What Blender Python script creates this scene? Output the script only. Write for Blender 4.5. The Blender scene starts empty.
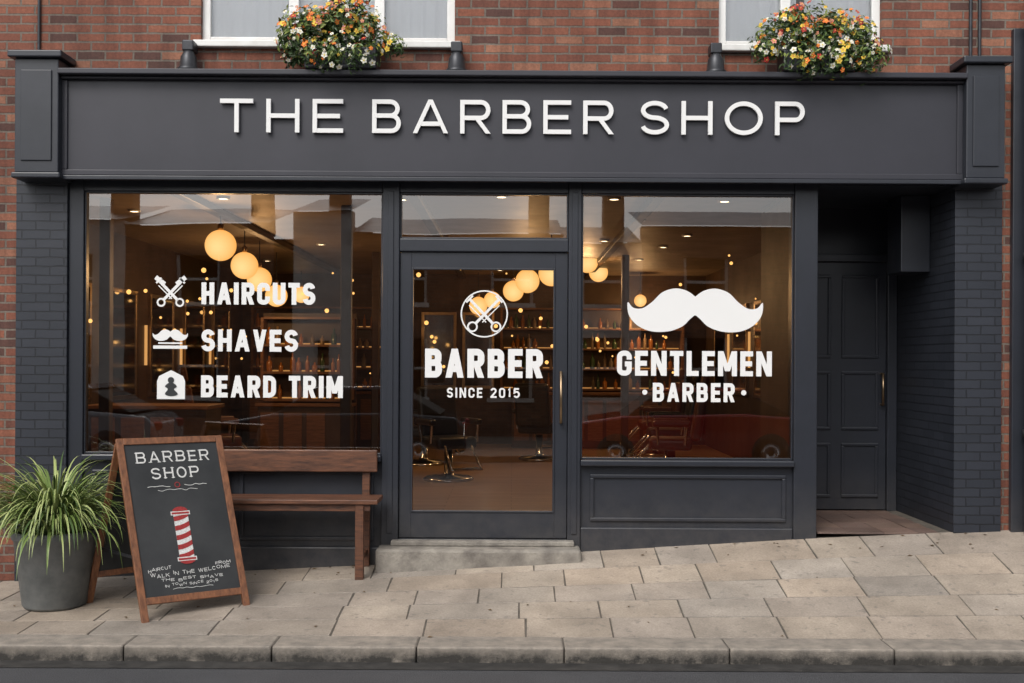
import bpy, bmesh, math, random
from mathutils import Vector, Matrix
random.seed(7)
S=bpy.context.scene
CAMD=9.0; F=1125.0; CH=1.79; HR=360.0; ROLL=0.0055
def X(px,y=0,py=341): return (px+(py-341)*ROLL-512)/F*(CAMD+y)
def Z(py,y=0,px=512): return CH-(py-(px-512)*ROLL-HR)/F*(CAMD+y)

# ------------------------------------------------ materials
def N(nt,t,**k):
    n=nt.nodes.new(t)
    for a,b in k.items(): setattr(n,a,b)
    return n
def newmat(name):
    m=bpy.data.materials.new(name); m.use_nodes=True
    nt=m.node_tree; nt.nodes.clear()
    o=N(nt,'ShaderNodeOutputMaterial'); p=N(nt,'ShaderNodeBsdfPrincipled')
    nt.links.new(p.outputs[0],o.inputs[0])
    return m,nt,p,o
def rgb(c): return (c[0],c[1],c[2],1)
def mix(nt,fac,a,b,mode='MIX'):
    n=N(nt,'ShaderNodeMix',data_type='RGBA',blend_type=mode)
    def put(i,v):
        if hasattr(v,'is_linked') or hasattr(v,'node'): nt.links.new(v,n.inputs[i])
        elif isinstance(v,(int,float)): n.inputs[i].default_value=v
        else: n.inputs[i].default_value=rgb(v)
    put(0,fac); put(6,a); put(7,b)
    return n.outputs[2]
def ramp(nt,src,a,b,ca=(0,0,0),cb=(1,1,1)):
    r=N(nt,'ShaderNodeValToRGB'); r.color_ramp.elements[0].position=a; r.color_ramp.elements[1].position=b
    r.color_ramp.elements[0].color=rgb(ca); r.color_ramp.elements[1].color=rgb(cb)
    nt.links.new(src,r.inputs[0]); return r.outputs[0]
def noise(nt,vec,scale,detail=4,rough=.55):
    n=N(nt,'ShaderNodeTexNoise'); n.inputs['Scale'].default_value=scale; n.inputs['Detail'].default_value=detail
    n.inputs['Roughness'].default_value=rough
    nt.links.new(vec,n.inputs['Vector']); return n.outputs[0]
def bump(nt,p,src,strength=.3,dist=.01):
    b=N(nt,'ShaderNodeBump'); b.inputs['Strength'].default_value=strength; b.inputs['Distance'].default_value=dist
    nt.links.new(src,b.inputs['Height'])
    nt.links.new(b.outputs[0],p.inputs['Normal']); return b
def zramp(nt,tc,z0,z1):
    sp=N(nt,'ShaderNodeSeparateXYZ'); nt.links.new(tc,sp.inputs[0])
    r=N(nt,'ShaderNodeMapRange'); r.inputs[1].default_value=z0; r.inputs[2].default_value=z1
    r.inputs[3].default_value=1; r.inputs[4].default_value=0
    nt.links.new(sp.outputs[2],r.inputs[0]); return r.outputs[0]
def mat(name,c,rough=.5,metal=0,c2=None,ns=6,bs=0,bd=.004,spec=None,stretch=None,coat=0,dirt_shade=None):
    m,nt,p,o=newmat(name)
    tc=N(nt,'ShaderNodeTexCoord').outputs['Object']; tc0=tc
    if stretch:
        mp=N(nt,'ShaderNodeMapping'); mp.inputs['Scale'].default_value=stretch; nt.links.new(tc,mp.inputs[0]); tc=mp.outputs[0]
    n=noise(nt,tc,ns,6,.62)
    if c2 is None: c2=tuple(x*.72 for x in c)
    col=mix(nt,ramp(nt,n,.35,.68),c,c2)
    if dirt_shade:
        dc,z0,z1,amt=dirt_shade
        g=mix(nt,1.0,zramp(nt,tc0,z0,z1),ramp(nt,noise(nt,tc0,7,6,.7),.25,.65,(0,0,0),(amt,amt,amt)),'MULTIPLY')
        col=mix(nt,g,col,dc)
    nt.links.new(col,p.inputs['Base Color'])
    r=N(nt,'ShaderNodeMapRange'); r.inputs[3].default_value=max(0,rough-.08); r.inputs[4].default_value=min(1,rough+.12)
    nt.links.new(n,r.inputs[0]); nt.links.new(r.outputs[0],p.inputs['Roughness'])
    p.inputs['Metallic'].default_value=metal
    if spec is not None: p.inputs['Specular IOR Level'].default_value=spec
    if coat: p.inputs['Coat Weight'].default_value=coat
    if bs: bump(nt,p,noise(nt,tc,ns*9,4),bs,bd)
    return m
def brickmat(name,c1,c2,mortar,painted=False,rough=.85):
    m,nt,p,o=newmat(name)
    tc=N(nt,'ShaderNodeTexCoord').outputs['Object']
    sp=N(nt,'ShaderNodeSeparateXYZ'); nt.links.new(tc,sp.inputs[0])
    ad=N(nt,'ShaderNodeMath',operation='ADD'); nt.links.new(sp.outputs[0],ad.inputs[0]); nt.links.new(sp.outputs[1],ad.inputs[1])
    cb=N(nt,'ShaderNodeCombineXYZ'); nt.links.new(ad.outputs[0],cb.inputs[0]); nt.links.new(sp.outputs[2],cb.inputs[1])
    nn=N(nt,'ShaderNodeTexNoise'); nn.inputs['Scale'].default_value=13; nt.links.new(tc,nn.inputs['Vector'])
    vs=N(nt,'ShaderNodeVectorMath',operation='SCALE'); nt.links.new(nn.outputs['Color'],vs.inputs[0]); vs.inputs['Scale'].default_value=.010
    va=N(nt,'ShaderNodeVectorMath',operation='ADD'); nt.links.new(cb.outputs[0],va.inputs[0]); nt.links.new(vs.outputs[0],va.inputs[1])
    def bt(ms,ca,cb_,mo):
        b=N(nt,'ShaderNodeTexBrick'); nt.links.new(va.outputs[0],b.inputs['Vector'])
        b.inputs['Scale'].default_value=1; b.inputs['Brick Width'].default_value=.225; b.inputs['Row Height'].default_value=.072
        b.inputs['Mortar Size'].default_value=ms; b.inputs['Mortar Smooth'].default_value=.25
        b.inputs['Color1'].default_value=rgb(ca); b.inputs['Color2'].default_value=rgb(cb_); b.inputs['Mortar'].default_value=rgb(mo)
        b.offset=.5; return b
    b=bt(.0085 if not painted else .0055,c1,c2,mortar)
    big=noise(nt,tc,1.3,5); fine=noise(nt,tc,45,5,.7)
    c=b.outputs[0]
    if not painted:
        k=bt(0,(0,0,0),(1,1,1),(0,0,0))
        burnt=ramp(nt,k.outputs[0],.80,.9)
        keep=b.outputs['Fac']
        c=mix(nt,mix(nt,1,burnt,(.75,.75,.75),'MULTIPLY'),c,(.085,.045,.038))
        pl=ramp(nt,k.outputs[0],.06,.16,(.7,.7,.7),(0,0,0)); c=mix(nt,pl,c,(.40,.19,.115))
        c=mix(nt,keep,c,mortar)
        c=mix(nt,.85,c,ramp(nt,fine,.3,.7,(.60,.58,.58),(1.12,1.12,1.12)),'MULTIPLY')
        st=N(nt,'ShaderNodeMapping'); st.inputs['Scale'].default_value=(5,5,.7); nt.links.new(tc,st.inputs[0])
        c=mix(nt,.7,c,ramp(nt,noise(nt,st.outputs[0],1.4,5,.6),.35,.62,(.5,.48,.47),(1,1,1)),'MULTIPLY')
    c=mix(nt,.8,c,ramp(nt,big,.3,.65,(.66,.66,.68),(1,1,1)),'MULTIPLY')
    nt.links.new(c,p.inputs['Base Color'])
    p.inputs['Roughness'].default_value=rough
    h=mix(nt,.15,ramp(nt,b.outputs['Fac'],0,1,(1,1,1),(0,0,0)),fine)
    bump(nt,p,h,1.0,.008)
    return m
def emis(name,c,s,grad=None):
    m=bpy.data.materials.new(name); m.use_nodes=True; nt=m.node_tree; nt.nodes.clear()
    o=N(nt,'ShaderNodeOutputMaterial'); e=N(nt,'ShaderNodeEmission'); e.inputs[0].default_value=rgb(c); e.inputs[1].default_value=s
    if grad:
        tc=N(nt,'ShaderNodeTexCoord').outputs['Generated']
        d=N(nt,'ShaderNodeVectorMath',operation='DISTANCE'); nt.links.new(tc,d.inputs[0]); d.inputs[1].default_value=(.5,.1,.42)
        nt.links.new(ramp(nt,d.outputs['Value'],.10,.62,c,grad),e.inputs[0])
    nt.links.new(e.outputs[0],o.inputs[0])
    try: m.cycles.emission_sampling='NONE'
    except Exception: pass
    return m
def glassmat(name,ior=1.75,tint=(.93,.95,.94),bs=.1):
    m=bpy.data.materials.new(name); m.use_nodes=True; nt=m.node_tree; nt.nodes.clear()
    o=N(nt,'ShaderNodeOutputMaterial'); t=N(nt,'ShaderNodeBsdfTransparent'); t.inputs[0].default_value=rgb(tint)
    g=N(nt,'ShaderNodeBsdfGlossy'); g.inputs['Roughness'].default_value=.01
    f=N(nt,'ShaderNodeFresnel'); f.inputs[0].default_value=ior
    tc=N(nt,'ShaderNodeTexCoord').outputs['Object']
    b=N(nt,'ShaderNodeBump'); b.inputs['Strength'].default_value=bs; b.inputs['Distance'].default_value=.01
    nt.links.new(noise(nt,tc,1.2,1),b.inputs['Height']); nt.links.new(b.outputs[0],g.inputs['Normal'])
    mx=N(nt,'ShaderNodeMixShader'); nt.links.new(f.outputs[0],mx.inputs[0]); nt.links.new(t.outputs[0],mx.inputs[1]); nt.links.new(g.outputs[0],mx.inputs[2])
    nt.links.new(mx.outputs[0],o.inputs[0]); return m

DUST=((.11,.10,.09),.1,.85,.55)
PAINT=mat('dark_paint',(.024,.027,.036),.34,c2=(.017,.020,.027),ns=3,bs=.12,bd=.003,dirt_shade=DUST)
PAINT2=mat('dark_paint_fascia',(.029,.029,.039),.46,c2=(.022,.023,.031),ns=1.5,bs=.10)
PBRICK=brickmat('painted_brick',(.021,.025,.034),(.028,.032,.043),(.012,.014,.019),True,.45)
BRICK=brickmat('red_brick',(.32,.112,.064),(.20,.070,.045),(.22,.18,.145))
BRICK2=brickmat('opposite_brick',(.24,.11,.07),(.18,.08,.05),(.2,.17,.14))
WHITE=mat('white_vinyl',(.76,.76,.75),.6,c2=(.75,.75,.74),ns=3)
WFRAME=mat('white_frame_paint',(.80,.80,.78),.35,c2=(.70,.70,.68),ns=5,dirt_shade=((.4,.38,.34),4.2,4.5,.5))
GLASS=glassmat('window_glass',2.45,(.93,.94,.93)); GLASSU=glassmat('upper_glass',1.55,(.99,.99,.99))
def curtain():
    m,nt,p,o=newmat('net_curtain'); p.inputs['Base Color'].default_value=(.90,.93,.96,1); p.inputs['Roughness'].default_value=.9
    t=N(nt,'ShaderNodeBsdfTranslucent'); t.inputs[0].default_value=(.9,.93,.96,1)
    mx=N(nt,'ShaderNodeMixShader'); mx.inputs[0].default_value=.08; nt.links.new(p.outputs[0],mx.inputs[1]); nt.links.new(t.outputs[0],mx.inputs[2]); nt.links.new(mx.outputs[0],o.inputs[0]); return m
CURT=curtain()
DARK=mat('dark_interior',(.012,.011,.010),.8)
UPR=mat('upper_room_wall',(.5,.48,.44),.8)
METAL=mat('dark_metal',(.05,.052,.058),.4,.6,ns=12)
CHROME=mat('chrome',(.7,.7,.7),.15,1,ns=12)
BRASS=mat('brushed_brass',(.45,.32,.2),.3,1,ns=12)
OAK=mat('brown_wood',(.15,.060,.030),.45,c2=(.045,.019,.011),ns=5,bs=.35,bd=.004,stretch=(1.2,9,9))
WARMOAK=mat('shelf_wood',(.22,.10,.045),.45,c2=(.11,.05,.022),ns=5,stretch=(1.2,9,9))
WOODV=mat('board_frame_wood',(.24,.095,.040),.5,c2=(.10,.038,.017),ns=6,bs=.25,bd=.003,stretch=(7,7,1))
SLATE=mat('chalkboard',(.016,.018,.020),.7,c2=(.036,.038,.040),ns=2.6,bs=.1)
CHALK=mat('chalk',(.72,.72,.70),.9,c2=(.45,.45,.44),ns=90)
CHALKRED=mat('chalk_red',(.36,.035,.035),.9,c2=(.22,.022,.022),ns=60)
POT=mat('pot_stone',(.17,.178,.175),.6,c2=(.10,.108,.108),ns=7,bs=.25)
SOIL=mat('soil',(.03,.02,.014),.95,ns=30,bs=.5)
STEP=mat('worn_stone',(.30,.275,.235),.8,c2=(.14,.125,.11),ns=6,bs=.6,bd=.01)
CEIL=mat('shop_ceiling',(.26,.195,.135),.5,ns=2)
WALLW=mat('shop_wall',(.075,.042,.024),.5,ns=2,c2=(.04,.023,.015))
LEATH=mat('black_leather',(.02,.018,.017),.35,ns=10)
LEATHR=mat('brown_leather',(.12,.035,.02),.35,ns=10)
MIRR=mat('mirror_silver',(.7,.7,.7),.03,1,ns=2)
GLOBE=emis('globe_glow',(1.0,.66,.27),1.45,(.95,.42,.10))  # globe shading painted into the emission: bright front, orange rim
SPOTM=emis('downlight_glow',(1,.72,.42),7)
GLINT=emis('glint_glow',(1,.50,.14),2.0)
TUBEM=emis('tube_glow',(1,.48,.15),.9)
STRIPM=emis('shelf_strip_glow',(1,.45,.13),.55)
BOTTLE=[mat('amber_bottle',(.38,.14,.025),.15,ns=9),mat('green_bottle',(.05,.09,.04),.15,ns=9),mat('cream_bottle',(.32,.22,.13),.35,ns=9),mat('clear_bottle',(.2,.15,.10),.1,ns=9)]

def planks(name,c1,c2,gap,w,h):
    m,nt,p,o=newmat(name)
    tc=N(nt,'ShaderNodeTexCoord').outputs['Object']
    b=N(nt,'ShaderNodeTexBrick'); nt.links.new(tc,b.inputs['Vector'])
    b.inputs['Scale'].default_value=1; b.inputs['Brick Width'].default_value=w; b.inputs['Row Height'].default_value=h
    b.inputs['Mortar Size'].default_value=.003; b.inputs['Color1'].default_value=rgb(c1); b.inputs['Color2'].default_value=rgb(c2); b.inputs['Mortar'].default_value=rgb(gap)
    mp=N(nt,'ShaderNodeMapping'); mp.inputs['Scale'].default_value=(1,9,1); nt.links.new(tc,mp.inputs[0])
    g=noise(nt,mp.outputs[0],4,6)
    nt.links.new(mix(nt,.7,b.outputs[0],ramp(nt,g,.3,.7,(.6,.56,.5),(1,1,1)),'MULTIPLY'),p.inputs['Base Color'])
    p.inputs['Roughness'].default_value=.3
    return m
FLOOR=planks('oak_floor',(.50,.32,.18),(.40,.245,.13),(.10,.055,.03),1.3,.14)

def slabmat():
    m,nt,p,o=newmat('paving_stone')
    tc=N(nt,'ShaderNodeTexCoord').outputs['Object']
    at=N(nt,'ShaderNodeAttribute'); at.attribute_name='tint'
    a=noise(nt,tc,2.6,8,.72); f=noise(nt,tc,70,5,.75); sp=noise(nt,tc,16,3,.5); lo=noise(nt,tc,.7,4,.6)
    c=mix(nt,.8,at.outputs['Color'],ramp(nt,a,.32,.64,(.64,.63,.62),(1.08,1.07,1.06)),'MULTIPLY')
    c=mix(nt,.8,c,ramp(nt,lo,.35,.62,(.74,.74,.75),(1.06,1.05,1.04)),'MULTIPLY')
    c=mix(nt,.8,c,ramp(nt,f,.3,.7,(.68,.68,.68),(1.22,1.22,1.22)),'MULTIPLY')
    c=mix(nt,mix(nt,1,ramp(nt,sp,.62,.70),(.5,.5,.5),'MULTIPLY'),c,(.15,.135,.12))
    v=N(nt,'ShaderNodeTexVoronoi'); v.inputs['Scale'].default_value=5; nt.links.new(tc,v.inputs['Vector'])
    c=mix(nt,ramp(nt,v.outputs['Distance'],.045,.07,(.55,.55,.55),(0,0,0)),c,(.12,.112,.105))
    nt.links.new(c,p.inputs['Base Color'])
    nt.links.new(ramp(nt,a,.3,.7,(.5,.5,.5),(.85,.85,.85)),p.inputs['Roughness'])
    bump(nt,p,mix(nt,.5,f,a),.6,.010)
    return m
SLAB=slabmat()
MORTAR=mat('paving_joint',(.125,.108,.09),.95,c2=(.06,.053,.042),ns=12,bs=.4)
def asphalt():
    m,nt,p,o=newmat('asphalt')
    tc=N(nt,'ShaderNodeTexCoord').outputs['Object']
    f=noise(nt,tc,130,3,.7); a=noise(nt,tc,1.6,5)
    c=mix(nt,ramp(nt,f,.35,.7),(.028,.029,.032),(.10,.10,.105))
    c=mix(nt,.7,c,ramp(nt,a,.3,.7,(.7,.7,.72),(1.15,1.15,1.15)),'MULTIPLY')
    nt.links.new(c,p.inputs['Base Color']); p.inputs['Roughness'].default_value=.75
    bump(nt,p,f,.6,.008); return m
ASPH=asphalt()
GROUNDM=mat('ground_earth',(.09,.085,.075),.95,ns=.4)

# ------------------------------------------------ geometry helpers
def link(o,parent=None):
    S.collection.objects.link(o)
    if parent is not None: o.parent=parent
    return o
def empty(name,loc=(0,0,0)):
    e=bpy.data.objects.new(name,None); e.location=loc; e.empty_display_size=.2
    S.collection.objects.link(e); return e
def obj(name,verts,faces,m,parent=None,smooth=False,mats=None,mi=None):
    me=bpy.data.meshes.new(name); me.from_pydata([tuple(v) for v in verts],[],faces); me.update()
    for k in (mats or [m]): me.materials.append(k)
    if mi:
        for p,i in zip(me.polygons,mi): p.material_index=i
    if smooth:
        for p in me.polygons: p.use_smooth=True
    return link(bpy.data.objects.new(name,me),parent)
def bev(o,w,seg=2):
    b=o.modifiers.new('bevel','BEVEL'); b.width=w; b.segments=seg; b.limit_method='ANGLE'; return o
BF=[(0,3,2,1),(4,5,6,7),(0,1,5,4),(1,2,6,5),(2,3,7,6),(3,0,4,7)]
def bv(x0,x1,y0,y1,z0,z1): return [(x0,y0,z0),(x1,y0,z0),(x1,y1,z0),(x0,y1,z0),(x0,y0,z1),(x1,y0,z1),(x1,y1,z1),(x0,y1,z1)]
def box(name,x0,x1,y0,y1,z0,z1,m,parent=None,b=.004):
    o=obj(name,bv(min(x0,x1),max(x0,x1),y0,y1,min(z0,z1),max(z0,z1)),BF,m,parent)
    if b: bev(o,b)
    return o
def boxes(name,L,m,parent=None,b=0):
    v=[];f=[]
    for (x0,x1,y0,y1,z0,z1) in L:
        k=len(v); v+=bv(x0,x1,y0,y1,z0,z1); f+=[tuple(i+k for i in q) for q in BF]
    o=obj(name,v,f,m,parent)
    if b: bev(o,b)
    return o
def fixn(o):
    bm=bmesh.new();bm.from_mesh(o.data);bmesh.ops.recalc_face_normals(bm,faces=bm.faces);bm.to_mesh(o.data);bm.free()
def beam(name,p0,p1,w,d,m,parent=None,side=(1,0,0),b=.004):
    p0=Vector(p0);p1=Vector(p1);a=(p1-p0).normalized();s=Vector(side);s=(s-a*s.dot(a)).normalized();n=a.cross(s)
    v=[]
    for q in (p0,p1):
        for (i,j) in ((-1,-1),(1,-1),(1,1),(-1,1)): v.append(q+s*(i*w/2)+n*(j*d/2))
    o=obj(name,v,BF,m,parent); fixn(o)
    if b: bev(o,b)
    return o
def lathe(name,prof,m,parent=None,c=(0,0,0),n=32,axis='Z'):
    v=[];f=[]
    for (r,z) in prof:
        for i in range(n):
            a=2*math.pi*i/n; q=(r*math.cos(a),r*math.sin(a),z)
            if axis=='Y': q=(q[0],q[2],q[1])
            v.append((c[0]+q[0],c[1]+q[1],c[2]+q[2]))
    for k in range(len(prof)-1):
        for i in range(n):
            j=(i+1)%n; f.append((k*n+i,k*n+j,(k+1)*n+j,(k+1)*n+i))
    f.append(tuple(range(n))[::-1]); f.append(tuple((len(prof)-1)*n+i for i in range(n)))
    o=obj(name,v,f,m,parent); fixn(o)
    for p in o.data.polygons: p.use_smooth=len(p.vertices)<=4
    return o
def tube(name,pts,r,m,parent=None,cyc=False):
    cu=bpy.data.curves.new(name,'CURVE'); cu.dimensions='3D'; cu.bevel_depth=r; cu.bevel_resolution=3
    s=cu.splines.new('POLY'); s.points.add(len(pts)-1)
    for p,q in zip(s.points,pts): p.co=(q[0],q[1],q[2],1)
    s.use_cyclic_u=cyc
    cu.materials.append(m); return link(bpy.data.objects.new(name,cu),parent)

# ------------------------------------------------ stroke lettering
def strip(pts,w,closed=False,ext=0):
    P=[Vector((p[0],p[1])) for p in pts]
    Q=[P[0]]
    for p in P[1:]:
        if (p-Q[-1]).length>1e-6: Q.append(p)
    if closed and (Q[0]-Q[-1]).length<1e-6: Q.pop()
    P=Q;n=len(P)
    if not closed and ext:
        P[0]=P[0]-(P[1]-P[0]).normalized()*ext; P[-1]=P[-1]+(P[-1]-P[-2]).normalized()*ext
    L=[];R=[]
    for i in range(n):
        if closed: a=P[i]-P[i-1]; b=P[(i+1)%n]-P[i]
        else:
            a=P[i]-P[i-1] if i else P[1]-P[0]; b=P[i+1]-P[i] if i<n-1 else P[i]-P[i-1]
        a=a.normalized(); b=b.normalized(); t=a+b
        t=t.normalized() if t.length>1e-4 else a
        nn=Vector((-t.y,t.x)); c=max(.45,nn.dot(Vector((-a.y,a.x))))
        L.append(P[i]+nn*(w/2/c)); R.append(P[i]-nn*(w/2/c))
    q=[]
    for i in range(n if closed else n-1):
        j=(i+1)%n; q.append([R[i],R[j],L[j],L[i]])
    return q
def ell(cx,cy,rx,ry,a0,a1,n=12):
    return [(cx+rx*math.cos(math.radians(a0+(a1-a0)*i/n)),cy+ry*math.sin(math.radians(a0+(a1-a0)*i/n))) for i in range(n+1)]
def glyph(c,w,h,t,serif=0):
    wi=max(w-t,1e-4); hi=h-t; wide=wi>.75*hi
    kx=.42 if not wide else .5; kr=kx*wi
    ry2=.5 if wide else kr/hi
    bx=min(.5,.25*hi/wi)
    pl=[]; dg=[]
    l=lambda pts,e=1,cl=False: pl.append((pts,e,cl))
    def bowl(y0,y1,xr=1):
        if wide: return [(0,y1)]+ell(xr-bx,(y0+y1)/2,bx,(y1-y0)/2,90,-90)+[(0,y0)]
        q=.34*(y1-y0); qx=q*hi/wi
        return [(0,y1)]+ell(xr-qx,y1-q,qx,q,90,0,6)+ell(xr-qx,y0+q,qx,q,0,-90,6)+[(0,y0)]
    top=lambda a,b: ell(1-kx,1-ry2,kx,ry2,a,90,6)+ell(kx,1-ry2,kx,ry2,90,b,6)
    bot=lambda a,b: ell(kx,ry2,kx,ry2,a,270,6)+ell(1-kx,ry2,kx,ry2,270,b,6)
    if c=='T': l([(0,1),(1,1)]); l([(.5,0),(.5,1)])
    elif c=='H': l([(0,0),(0,1)]); l([(1,0),(1,1)]); l([(0,.5),(1,.5)],0)
    elif c=='E': l([(0,0),(0,1)]); l([(0,1),(1,1)]); l([(0,.5),(.88,.5)]); l([(0,0),(1,0)])
    elif c=='F': l([(0,0),(0,1)]); l([(0,1),(1,1)]); l([(0,.5),(.88,.5)])
    elif c=='L': l([(0,0),(0,1)]); l([(0,0),(1,0)])
    elif c=='I': l([(.5,0),(.5,1)])
    elif c=='B': l([(0,0),(0,1)]); l(bowl(.52,1,.95),0); l(bowl(0,.52),0)
    elif c=='P': l([(0,0),(0,1)]); l(bowl(.45,1),0)
    elif c=='R': l([(0,0),(0,1)]); l(bowl(.46,1),0); dg.append(((.55,.46),(1,0)))
    elif c=='D':
        if wide: rx=min(.6,.5*hi/wi); q=.5
        else: rx=.55; q=.55*wi/hi
        l([(0,1)]+ell(1-rx,1-q,rx,q,90,0)+ell(1-rx,q,rx,q,0,-90)+[(0,0)],0); l([(0,0),(0,1)])
    elif c in 'O0':
        if wide: l(ell(.5,.5,.5,.5,0,360,48),0,True)
        else: l(top(0,180)+bot(180,360),0,True)
    elif c=='C':
        if wide: l(ell(.5,.5,.5,.5,40,320,30),0)
        else: l([(1,.66)]+top(0,180)+bot(180,360)+[(1,.34)],0)
    elif c=='G': l([(1,.68)]+top(0,180)+bot(180,360)+[(1,.46),(.55,.46)],0)
    elif c=='U': l([(0,1)]+bot(180,360)+[(1,1)])
    elif c=='S': l(ell(.5,.75,.48,.25,12,270,20)+ell(.5,.25,.5,.25,90,-168,20)[1:],0)
    elif c=='2': l(ell(.5,.74,.5,.26,170,-20,14)+[(0,0)],0); l([(0,0),(1,0)])
    elif c=='5': l([(1,1),(.05,1),(0,.55)]+ell(.45,.32,.55,.32,110,-150,16),0)
    elif c=='1': l([(.6,0),(.6,1),(.1,.8)],0)
    elif c=='A': dg.append(((0,0),(.5,1))); dg.append(((1,0),(.5,1))); l([(.2,.25),(.8,.25)],0)
    elif c=='V': dg.append(((0,1),(.5,0))); dg.append(((1,1),(.5,0)))
    elif c=='M': l([(0,0),(0,1)]); l([(1,0),(1,1)]); dg.append(((.03,1),(.5,.12))); dg.append(((.97,1),(.5,.12)))
    elif c=='N': l([(0,0),(0,1)]); l([(1,0),(1,1)]); dg.append(((.03,1),(.97,0)))
    elif c=='W': dg+= [((0,1),(.27,0)),((.5,1),(.27,0)),((.5,1),(.73,0)),((1,1),(.73,0))]
    elif c=='K': l([(0,0),(0,1)]); dg+= [((.05,.4),(1,1)),((.35,.55),(1,0))]
    M=lambda p:(t/2+p[0]*wi,t/2+p[1]*hi)
    out=[]
    for pts,e,cl in pl:
        out.append(strip([M(p) for p in pts],t,cl,t/2 if e else 0))
        if serif and len(pts)==2 and pts[0][0]==pts[1][0]:
            for p in pts:
                q=M(p); s=t*1.1; yy=q[1]
                out.append(strip([(q[0]-s,yy),(q[0]+s,yy)],t*.5))
    for a,b in dg:
        def lev(p): return 0 if p[1]==0 else (h if p[1]==1 else t/2+p[1]*hi)
        A=(t/2+a[0]*wi,lev(a)); B=(t/2+b[0]*wi,lev(b))
        dx=B[0]-A[0];dy=B[1]-A[1];L=math.hypot(dx,dy); hw=t/2*L/abs(dy)*(.92)
        hw=min(hw,t*.9)
        q=[[(A[0]-hw,A[1]),(A[0]+hw,A[1]),(B[0]+hw,B[1]),(B[0]-hw,B[1])]]
        if dy<0: q=[q[0][::-1]]
        out.append(q)
        if serif and a[1]==0 : out.append(strip([(A[0]-t*1.1,t*.25),(A[0]+t*1.1,t*.25)],t*.5))
    return out
RW={'I':0,'M':1.28,'E':.86,'L':.82,'F':.84,'T':.9,'A':1.1,'O':1.05,'1':.6,' ':.55,'N':1.05,'W':1.4}
class Decal:
    def __init__(s,f): s.f=f; s.v=[]; s.fc=[]; s.k=0; s.mi=[]
    def poly(s,pts,layer=None,m=0):
        k=s.k if layer is None else layer
        b=len(s.v); s.v+=[s.f(p[0],p[1],k) for p in pts]; s.fc.append(tuple(range(b,b+len(pts)))); s.mi.append(m)
    def prim(s,quads,m=0):
        s.k=(s.k+1)%8
        for q in quads: s.poly(q,m=m)
    def line(s,pts,w,closed=False,m=0): s.prim(strip(pts,w,closed),m)
    def text(s,txt,x0,x1,z0,h,t,wide=False,gap=.22,serif=0,jit=0,owide=None,m=0,slope=0):
        rel=[RW.get(c,1) for c in txt]
        if owide:
            rel=[owide.get(c,r) for c,r in zip(txt,rel)]
        nI=sum(1 for c in txt if c=='I')
        u=(x1-x0-nI*t)/(sum(rel)+gap*(len(txt)-1))
        x=x0
        for c,r in zip(txt,rel):
            w=t if c=='I' else r*u
            if c!=' ':
                dz=random.uniform(-jit,jit)+slope*(x-x0)
                for q in glyph(c,w,h,t,serif): s.prim([[(p[0]+x,p[1]+z0+dz) for p in quad] for quad in q],m)
            x+=w+gap*u
    def make(s,name,mats,parent=None):
        return obj(name,s.v,s.fc,None,parent,mats=mats,mi=s.mi)
def smoothpts(P,n=5,closed=True):
    out=[];L=len(P)
    for i in range(L if closed else L-1):
        p0=P[(i-1)%L] if closed or i else P[0]; p1=P[i]; p2=P[(i+1)%L]; p3=P[(i+2)%L] if closed or i<L-2 else P[-1]
        for k in range(n):
            t=k/n
            out.append(tuple(.5*((2*p1[j])+(-p0[j]+p2[j])*t+(2*p0[j]-5*p1[j]+4*p2[j]-p3[j])*t*t+(-p0[j]+3*p1[j]-3*p2[j]+p3[j])*t**3) for j in (0,1)))
    if not closed: out.append(tuple(P[-1]))
    return out

# ------------------------------------------------ terrain / road / pavement
WZ=[(-30,0),(-3.96,0),(-1.06,.15),(.7,.27),(2.42,.38),(3.9,.454),(6,.53),(30,.6)]
def wallz(x):
    for (a,b),(c,d) in zip(WZ,WZ[1:]):
        if x<=c: return b+(d-b)*(x-a)/(c-a)
    return WZ[-1][1]
KY=-2.0; KW=.28
def G(x,y):
    t=min(1,max(0,(y-(KY+KW))/(-(KY+KW)))); return t*wallz(x)
obj('ground',[(-300,-300,-.14),(300,-300,-.14),(300,300,-.14),(-300,300,-.14)],[(0,1,2,3)],GROUNDM)
obj('road',[(-120,-12,-.1),(120,-12,-.1),(120,KY,-.1),(-120,KY,-.1)],[(0,1,2,3)],ASPH)
obj('road_gutter',[(-60,KY-.16,-.096),(60,KY-.16,-.096),(60,KY,-.096),(-60,KY,-.096)],[(0,1,2,3)],mat('gutter_grime',(.02,.019,.018),.7,c2=(.05,.047,.043),ns=9,bs=.5))
pv=empty('pavement')
xs=[-25,-12,-8,-6,-5,-3.96,-3,-2,-1.06,-.2,.7,1.5,2.42,3.2,3.9,5,6,8,12,25]; ys=[KY+.02,KY+KW,-1.3,-.9,-.45,-.0,1.7]
v=[(x,y,G(x,y)-.006) for y in ys for x in xs]; n=len(xs)
f=[(j*n+i,j*n+i+1,(j+1)*n+i+1,(j+1)*n+i) for j in range(len(ys)-1) for i in range(n-1)]
obj('joint_bed',v,f,MORTAR,pv)
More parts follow.
